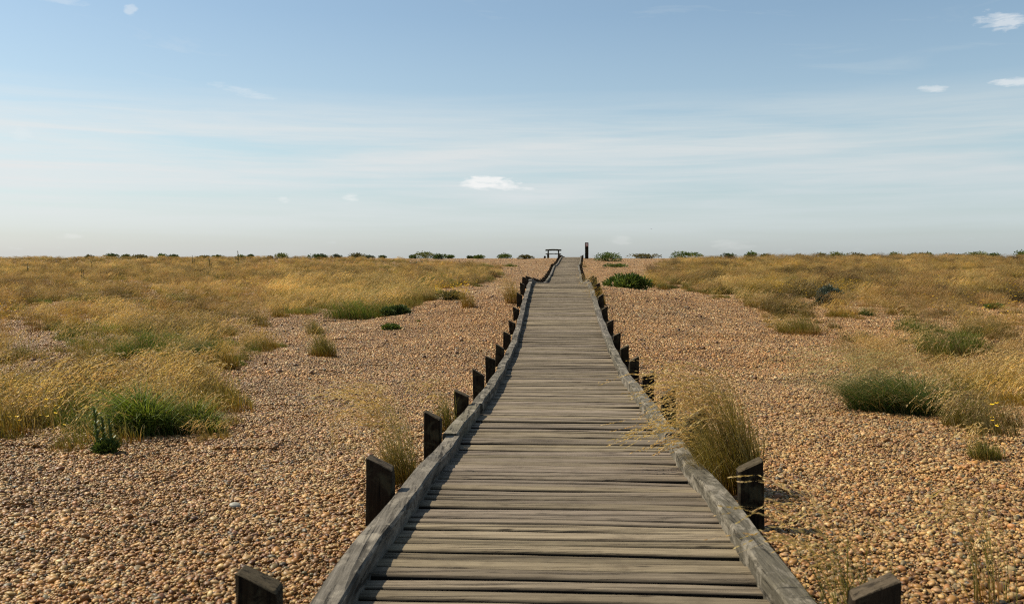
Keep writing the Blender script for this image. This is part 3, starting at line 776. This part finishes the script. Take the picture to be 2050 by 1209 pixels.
ORD = ['first', 'second', 'third', 'fourth', 'fifth', 'sixth', 'seventh', 'eighth', 'ninth', 'tenth', 'eleventh', 'twelfth', 'thirteenth', 'fourteenth', 'fifteenth', 'sixteenth', 'seventeenth', 'eighteenth', 'nineteenth', 'twentieth',
       'twenty-first', 'twenty-second', 'twenty-third', 'twenty-fourth', 'twenty-fifth', 'twenty-sixth']
LOOK = {'green': 'leafy green', 'dark': 'dark green', 'pale': 'pale green', 'grey': 'greyish green', 'olive': 'brownish green'}
for lst, side in ((left[::-1], 'left of the bench'), (right, 'right of the marker post')):
    for i, (a, b_, w_, h_, ck) in enumerate(lst):
        dd = 86.5 + 2 * math.sin(i * 2.3) if b_ <= 521 else (76 if b_ >= 525 else 82)
        sz = 'wide' if w_ > 40 else ('small' if w_ < 19 else 'rounded')
        plant('shrub', '%s %s shrub on the skyline, %s %s' % (sz, LOOK[ck], ORD[i], side), 'shrub', a, b_, w_ * 1.3, h_ * 1.15 + (2.5 if 'left' in side else 5), ck, int(260 + w_ * 14), .13, SG, d=dd, flat=.62)

plant('leafy_plant', 'large dark green leafy plant on shingle right of the walk', 'plant', 1262, 579, 98, 36, 'green', 1900, .17, 'leafy shore plants', flat=.34, up=.7, dep=.6)
plant('leafy_plant', 'low green plant behind the wide green shrub, right of the marker post', 'plant', 1236, 535, 56, 8, 'green', 700, .11, 'leafy shore plants')
plant('leafy_plant', 'blue grey leafy plant among golden grass in the right field', 'plant', 1657, 606, 66, 46, 'grey', 3000, .09, 'leafy shore plants', flat=.4)
plant('leafy_plant', 'dark green mat at the foot of the left grass, facing the walk', 'plant', 795, 631, 60, 24, 'dark', 1700, .07, 'leafy shore plants')
plant('leafy_plant', 'small green plant alone on bare shingle below the dark mat', 'plant', 784, 660, 42, 15, 'green', 1100, .05, 'leafy shore plants')
plant('leafy_plant', 'low bushy plant with yellow flowers left of the walk', 'plant', 906, 600, 78, 22, 'olive', 1500, .06, 'leafy shore plants')
T('leafy_plant', 'bright green leafy weed in the near left grass, just right of the thistle', 'plant', 275, 872, 140, 92, 'lush', 2000, 30, 'leafy shore plants', bw=.014, spread=.5, plume_h=1.3, mixd=.04)
T('leafy_plant', 'dark broad leaved weed at the right of the near left grass', 'plant', 385, 868, 140, 78, 'green', 1900, 26, 'leafy shore plants', bw=.014, spread=.55, plume_h=1.3, mixd=.08)
plant('leafy_plant', 'blue green low plant in thin grass near the skyline, left of the walk', 'plant', 838, 534, 46, 11, 'grey', 700, .11, 'leafy shore plants')
plant('leafy_plant', 'tiny yellow green sprig alone on shingle beside the dark mat', 'plant', 838, 645, 9, 6, 'pale', 60, .03, 'leafy shore plants')
plant('leafy_plant', 'green spot of leaves in the grass above the middle left mounds', 'plant', 318, 664, 34, 18, 'dark', 700, .07, 'leafy shore plants')
plant('leafy_plant', 'green patch low in the far right grass', 'plant', 1990, 618, 50, 12, 'green', 700, .07, 'leafy shore plants')
plant('leafy_plant', 'low grey green plant before the third shrub right of the marker post', 'plant', 1424, 529, 50, 8, 'olive', 500, .12, 'leafy shore plants')

# spiky upright weeds: stem with whorls of narrow leaves
def spiky(label, px, py, hpx, stems, colk, cat='weed', group=None, name='spiky_weed', base=True, wid=.02, lean=-.06):
    p = at(px, py); s = p.y / F; H = hpx * s
    rng = np.random.default_rng(int(px + py * 11))
    root = empty(name, p); tag(root, label, cat, group)
    for i in range(stems):
        hh = H * (1 if i == 0 else rng.uniform(.62, .95)); x0 = (i - (stems - 1) / 2) * H * .16
        Vl, Fl, Cl = [], [], []; off = 0
        k = 7; z = np.linspace(0, hh, 10); r = np.linspace(.012, .005, 10) * (H / .5) ** .5
        cx = x0 + lean * hh * (z / hh) ** 2 + np.sin(z * 9 + i) * .006
        a = np.arange(k) * 2 * math.pi / k
        V = np.stack([cx[:, None] + r[:, None] * np.cos(a), r[:, None] * np.sin(a) + 0 * cx[:, None], np.repeat(z[:, None], k, 1)], -1).reshape(-1, 3)
        ii = np.arange(9)[:, None] * k; j = np.arange(k)[None]
        q = np.stack([ii + j, ii + (j + 1) % k, ii + k + (j + 1) % k, ii + k + j], -1).reshape(-1, 4)
        me = np_mesh('stem', V, q, np.tile(np.array(COLS[colk][0]), (len(V), 1))); me.materials.append(M['leaf']); new_obj('stem', me, None, root)
        n = 84
        t_ = rng.uniform(.05, 1, n) ** .8; a = rng.uniform(0, 6.283, n)
        R = np.stack([x0 + lean * hh * t_ ** 2, 0 * t_, t_ * hh * .98], 1)
        L = wid * hh / .5 * (1.9 - t_ * 1.1) * rng.uniform(.4, 1.6, n) * 2.5
        ln = np.stack([np.cos(a) * L, np.sin(a) * L], 1)
        c = np.array(COLS[colk])
        v, qq, cc, _ = blades(rng, R, L * .75, ln, L * .33, 3, vary(rng, c[0], n), vary(rng, c[0] * .5 + c[1] * .5, n), vary(rng, c[1], n), .5, 1.)
        me = np_mesh('leaf_whorls', v, qq, cc); me.materials.append(M['leaf']); new_obj('leaf_whorls', me, None, root)
    if base:
        V, q, c = leaves(rng, 700, H * .24, H * .2, H * .26, .055 * H / .5 + .01, *COLS[colk], up=.7, flat=.3)
        me = np_mesh('base_leaves', V, q, c); me.materials.append(M['leaf']); new_obj('base_leaves', me, None, root)
    return root
spiky('dark green spiky thistle with upright stems on the near left shingle', 208, 908, 92, 3, 'green', 'thistle', name='thistle')
DG = 'dark seed stalks near the skyline'
for (a, b_, h_, lb) in ((477, 527, 25, 'tallest dark seed stalk breaking the skyline, left of the walk'), (388, 534, 22, 'dark seed stalk pair left of the tallest skyline stalk'),
                        (422, 542, 26, 'dark seed stalk in grass between the tallest stalk and the stalk pair'), (184, 545, 22, 'dark seed stalk in the far left grass, right one of two spots'),
                        (56, 553, 26, 'leftmost dark seed stalk in the far left grass'), (166, 562, 24, 'low dark stalk left of and below the far left pair'),
                        (1826, 536, 16, 'short dark green stalk in the far grass of the right field')):
    spiky(lb, a, b_, h_, 2 if 'pair' in lb else 1, 'olive', 'stalk', DG, 'seed_stalk', base=False, wid=.016)

# ---- yellow flowers scattered in the grass (stuff)
fl = []
for (x0, y0, x1, y1, n) in ((1540, 548, 2050, 600, 620), (870, 575, 940, 600, 120), (790, 560, 960, 580, 60), (1850, 600, 2050, 650, 60), (1540, 560, 1720, 590, 160), (10, 820, 130, 885, 34), (1985, 870, 2010, 900, 6), (440, 560, 520, 585, 50), (0, 620, 60, 660, 20)):
    for _ in range(n):
        a_, b_ = RNG.uniform(x0, x1), RNG.uniform(y0, y1)
        p = at(a_, b_)
        fl.append((p.x, p.y, p.z + RNG.uniform(.10, .34)))
fl = np.array(fl)
Vl, Fl_, Cl = [], [], []; off = 0
for k_ in range(5):       # five petals each
    a = RNG.uniform(0, .3, len(fl)) + k_ * 2 * math.pi / 5; l = .016 * RNG.uniform(.8, 1.4, len(fl)) * np.clip(fl[:, 1] / 16, 1, 1.6)
    D = np.stack([np.cos(a) * l, np.sin(a) * l, .5 * l], 1); Sd = np.stack([-np.sin(a) * l * .5, np.cos(a) * l * .5, 0 * l], 1)
    V = np.stack([fl, fl + D * .7 - Sd, fl + D * 1.1, fl + D * .7 + Sd], 1).reshape(-1, 3)
    Vl.append(V); Fl_.append(np.array([[0, 1, 2, 3]]) + (np.arange(len(fl)) * 4)[:, None] + off); off += len(V)
    Cl.append(np.tile([.78, .52, .03], (len(V), 1)))
# flower stalks down to the ground
R = fl.copy(); gz = ground(fl[:, 0], fl[:, 1]); hh = fl[:, 2] - gz; R[:, 2] = gz; R[:, 0] += .15 * hh
v, qq, cc, _ = blades(RNG, R, hh, np.stack([-.15 * hh, 0 * hh], 1), np.full(len(fl), .003), 3, vary(RNG, OLIVE, len(fl)), vary(RNG, OLIVE, len(fl)), vary(RNG, GREEN, len(fl)), 0., 1.)
Vl.append(v); Fl_.append(qq + off); Cl.append(cc)
me = np_mesh('yellow_flowers', np.concatenate(Vl), np.concatenate(Fl_), np.concatenate(Cl)); me.materials.append(M['leaf'])
o = new_obj('yellow_flowers', me); tag(o, 'tiny yellow flowers dotted through the grass', 'flowers', kind='stuff')

# ------------------------------------------------------------------ bench, stump, marker post, stone, bird
import bmesh
def rough_box(name, size, loc, mat, parent=None, bev=.012, rot=(0, 0, 0), seed=0, cuts=3, amp=.006, bend=0):
    bm = bmesh.new(); bmesh.ops.create_cube(bm, size=1)
    for v in bm.verts: v.co = Vector((v.co.x * size[0], v.co.y * size[1], v.co.z * size[2]))
    bmesh.ops.bevel(bm, geom=bm.edges[:], offset=bev, segments=2, affect='EDGES')
    ax = max(range(3), key=lambda i: size[i])
    es = [e_ for e_ in bm.edges if abs((e_.verts[0].co - e_.verts[1].co)[ax]) > size[ax] * .6]
    bmesh.ops.subdivide_edges(bm, edges=es, cuts=6, use_grid_fill=True)
    r = random.Random(seed)
    for v in bm.verts:
        v.co += Vector([(r.random() - .5) * amp for _ in range(3)])
        if bend: v.co.z -= bend * (2 * v.co.x / size[0]) ** 2
    me = bpy.data.meshes.new(name); bm.to_mesh(me); bm.free()
    me.materials.append(mat)
    o = new_obj(name, me, None, parent); o.location = loc; o.rotation_euler = rot
    return o

bx, by = (1108 - CX) / F * 87., 87.
bz = float(ground(bx, by))
bench = empty('bench', (bx, by, bz)); tag(bench, 'rustic wooden bench with thick top rail at the end of the walk', 'bench')
rough_box('backrest', (1.56, .09, .15), (0, .12, .83), M['bench'], bench, .03, seed=1, bend=.04)
rough_box('seat', (1.50, .36, .075), (-.02, -.06, .44), M['bench'], bench, .015, seed=2)
rough_box('leg', (.13, .14, 1.35), (-.50, .10, .16), M['bench'], bench, .012, seed=3)
rough_box('leg', (.12, .14, 1.35), (.50, .10, .16), M['bench'], bench, .012, seed=4)
rough_box('leg', (.20, .14, .90), (-.52, -.14, -.05), M['bench'], bench, .012, seed=5)
rough_box('leg', (.20, .14, .90), (.52, -.14, -.05), M['bench'], bench, .012, seed=6)

sx_ = (1090.8 - CX) / F * 84.; st = rough_box('stump', (.18, .16, .55), (sx_, 84., float(ground(sx_, 84.)) - .03), M['post'], None, .03, seed=9)
tag(st, 'small dark wooden stump in the shingle left of the bench', 'stump')

mx_, my_ = (1174.6 - CX) / F * 80., 80.
mz = float(ground(mx_, my_))
mk = empty('marker_post', (mx_, my_, mz)); tag(mk, 'upright dark wooden marker post with red and white plate, right of the walk', 'marker post')
rough_box('post', (.30, .16, 2.1), (0, 0, .42), M['post'], mk, .012, seed=11)
pl = rough_box('plate', (.215, .012, .30), (.0, -.088, 1.27), M['red'], mk, .003, seed=12, amp=.0)
rough_box('emblem', (.13, .006, .10), (.0, -.0085, .05), M['white'], pl, .001, seed=13, amp=0)
rough_box('emblem', (.15, .006, .035), (.0, -.0085, -.06), M['white'], pl, .001, seed=14, amp=0)

# one larger white stone
p = at(474, 1018)
V, Fc, c = pebbles(np.random.default_rng(5), 1, .001, .085, ICO1)
me = np_mesh('stone', V, Fc, smooth=True); me.materials.append(M['stone'])
o = new_obj('stone', me); o.location = (p.x, p.y, p.z + .022); tag(o, 'single larger white stone on the shingle, bottom left', 'stone')
o.scale = (.42, .36, .36); md = o.modifiers.new('s', 'SUBSURF'); md.levels = md.render_levels = 2

# distant gull: body, two bent wings and a tail in one skin
def bird():
    V = []; Fc = []
    L = 10; k = 8
    for i in range(L):
        t_ = i / (L - 1); r = .055 * math.sin(math.pi * min(1, t_ * .95 + .03)) ** .7 + .004
        for j in range(k):
            a = 2 * math.pi * j / k; V.append((t_ * .4 - .2, r * math.cos(a), r * .9 * math.sin(a)))
    for i in range(L - 1):
        for j in range(k): Fc.append([i * k + j, i * k + (j + 1) % k, (i + 1) * k + (j + 1) % k, (i + 1) * k + j])
    for s_ in (-1, 1):
        b0 = len(V)
        for (y_, z_, c0, c1) in ((.03, .02, -.08, .08), (.22, .11, -.09, .06), (.42, .08, -.03, .07), (.6, .02, .05, .08)):
            V += [(c0, s_ * y_, z_), (c1, s_ * y_, z_), (c1, s_ * y_, z_ + .012), (c0, s_ * y_, z_ + .012)]
        for i in range(3):
            for j in range(4): Fc.append([b0 + i * 4 + j, b0 + i * 4 + (j + 1) % 4, b0 + i * 4 + 4 + (j + 1) % 4, b0 + i * 4 + 4 + j])
        Fc.append([b0 + 12, b0 + 13, b0 + 14, b0 + 15])
    return np_mesh('gull', np.array(V), np.array(Fc), smooth=True)
me = bird(); me.materials.append(M['bird']); o = new_obj('gull', me); dB = 330.
o.location = ((1304 - CX) / F * dB, dB, (HY - 459) / F * dB); o.rotation_euler = (0, .1, .7)
tag(o, 'tiny dark gull flying far away above the skyline, right of the marker post', 'bird')

# ------------------------------------------------------------------ light and sky
EL, AZ = math.radians(50), math.radians(-75)     # azimuth from +Y towards +X
sdir = Vector((math.sin(AZ) * math.cos(EL), math.cos(AZ) * math.cos(EL), math.sin(EL)))
sl = bpy.data.lights.new('sun', 'SUN'); sl.energy = 5.0; sl.angle = math.radians(.5); sl.color = (1, .91, .74)
so = bpy.data.objects.new('sun', sl); C.objects.link(so); so.rotation_euler = (-sdir).to_track_quat('-Z', 'Y').to_euler()

w = bpy.data.worlds.new('World'); S.world = w; w.use_nodes = True
t = NT(w.node_tree); t.n.clear()
out = t.node('ShaderNodeOutputWorld'); bg = t.node('ShaderNodeBackground'); t.l.new(bg.outputs[0], out.inputs[0])
sky = t.node('ShaderNodeTexSky', sky_type='NISHITA', sun_disc=False, sun_elevation=EL, sun_rotation=AZ, air_density=1.0, dust_density=.9, ozone_density=1.6, altitude=0)
dirv = t.node('ShaderNodeTexCoord').outputs['Generated']
sep = t.node('ShaderNodeSeparateXYZ'); t.l.new(dirv, sep.inputs[0])
hx = t.math('ARCTAN2', sep.outputs[0], sep.outputs[1]); ez = sep.outputs[2]
# broad thin bands of cirrus
v1 = t.comb(t.math('MULTIPLY', hx, 1.6), t.math('MULTIPLY', ez, 26.), 3.3)
n1 = t.noise(v1, 1.5, 6, .55, .5)
v2 = t.comb(t.math('MULTIPLY', hx, 3.2), t.math('MULTIPLY', ez, 60.), 8.1)
n2 = t.noise(v2, 1.6, 6, .6, .6)
band = t.math('MULTIPLY', t.rng(ez, .02, .07, .15, 1), t.rng(ez, .13, .185, 1, 0))
cirr = t.math('MULTIPLY', t.rng(t.math('ADD', t.math('MULTIPLY', n1, .65), t.math('MULTIPLY', n2, .35)), .36, .62, 0, 1.0), band)
veil = t.rng(ez, .0, .26, .40, .08)
# faint high wisps
v3 = t.comb(t.math('MULTIPLY', hx, 4.), t.math('MULTIPLY', t.math('ADD', ez, t.math('MULTIPLY', hx, .1)), 40.), 1.1)
wisp = t.math('MULTIPLY', t.rng(t.noise(v3, 1.1, 6, .6, .8), .60, .82, 0, .28), t.rng(ez, .14, .2, 0, 1))
# low puffs just above the horizon
v4 = t.comb(t.math('MULTIPLY', hx, 30.), t.math('MULTIPLY', ez, 75.), 5.7)
low = t.math('MULTIPLY', t.rng(t.noise(v4, 1., 5, .6), .60, .75, 0, .35), t.math('MULTIPLY', t.rng(ez, .004, .010, 0, 1), t.rng(ez, .018, .030, 1, 0)))
tot = t.math('MAXIMUM', t.math('MAXIMUM', cirr, wisp), low)
tot = t.math('ADD', t.math('MULTIPLY', tot, t.math('SUBTRACT', 1., veil)), veil)
# single small clouds: (photo x, y, half width, half height, strength)
pv = t.comb(t.math('MULTIPLY', hx, 38.), t.math('MULTIPLY', ez, 150.), 0.)
pn = t.noise(pv, 1.0, 6, .65, .3); pf = t.math('MULTIPLY', ez, 0.)
for (cx_, cy_, hw, hh_, st_) in ((975, 366, 66, 15, .85), (1005, 376, 64, 7, .6), (2005, 42, 50, 18, .5), (1868, 179, 27, 8, .42), (2040, 164, 46, 9, .5), (262, 20, 12, 12, .3), (488, 184, 60, 9, .22), (570, 400, 14, 7, .35), (702, 397, 18, 11, .4), (135, 474, 26, 7, .2), (1240, 482, 30, 12, .14), (45, 268, 20, 14, .14), (120, 2, 60, 6, .2), (1470, 490, 50, 10, .14)):
    az = math.atan((cx_ - CX) / F); el = math.sin(math.atan((HY - cy_) / F * math.cos(az)))
    dx = t.math('DIVIDE', t.math('SUBTRACT', hx, az), hw / F); dz = t.math('DIVIDE', t.math('SUBTRACT', ez, el), hh_ / F)
    if cx_ in (978, 2005, 1868, 2040): dz = t.math('ADD', dz, t.math('MULTIPLY', dx, .25 if cx_ != 978 else -.25))
    if cx_ in (488,): dz = t.math('SUBTRACT', dz, t.math('MULTIPLY', dx, -1.2))
    r2 = t.math('ADD', t.math('MULTIPLY', dx, dx), t.math('MULTIPLY', dz, dz))
    mval = t.math('ADD', t.math('SUBTRACT', .9, r2), t.math('MULTIPLY', t.math('SUBTRACT', pn, .5), 4.2))
    pf = t.math('MAXIMUM', pf, t.math('MULTIPLY', t.rng(mval, .0, .9, 0, st_), t.rng(r2, 1.2, 2.4, 1, 0)))
cloudc = t.mix(t.rng(hx, -.45, .45, 0, 1), (6.7, 6.95, 7.0), (5.4, 6.0, 6.2))
skc = t.mix(1.0, sky.outputs[0], t.mix(t.rng(ez, 0, .12, 0, 1), (.87, .94, 1.13), (1.05, 1.13, 1.07)), 'MULTIPLY')
fin = t.mix(pf, t.mix(tot, skc, cloudc), (8.0, 8.0, 7.9))
t.put(bg.inputs[0], fin); bg.inputs[1].default_value = .082

# ------------------------------------------------------------------ camera
cam = bpy.data.cameras.new('camera'); co = bpy.data.objects.new('camera', cam); C.objects.link(co)
co.location = (0, 0, 0); co.rotation_euler = (math.radians(90), 0, 0)
cam.sensor_width = 36; cam.lens = 36 * F / 2050; cam.shift_y = -(604.5 - HY) / 2050
cam.clip_start = .05; cam.clip_end = 8000
cam.dof.use_dof = True; cam.dof.focus_distance = 10.; cam.dof.aperture_fstop = 4.5
S.camera = co
S.view_settings.view_transform = 'Standard'; S.view_settings.look = 'None'; S.view_settings.gamma = 1; S.view_settings.exposure = .5
S.cycles.use_denoising = False
S.cycles.pixel_filter_type = 'BLACKMAN_HARRIS'; S.cycles.filter_width = 1.1
S.cycles.max_bounces = 6; S.cycles.transparent_max_bounces = 4
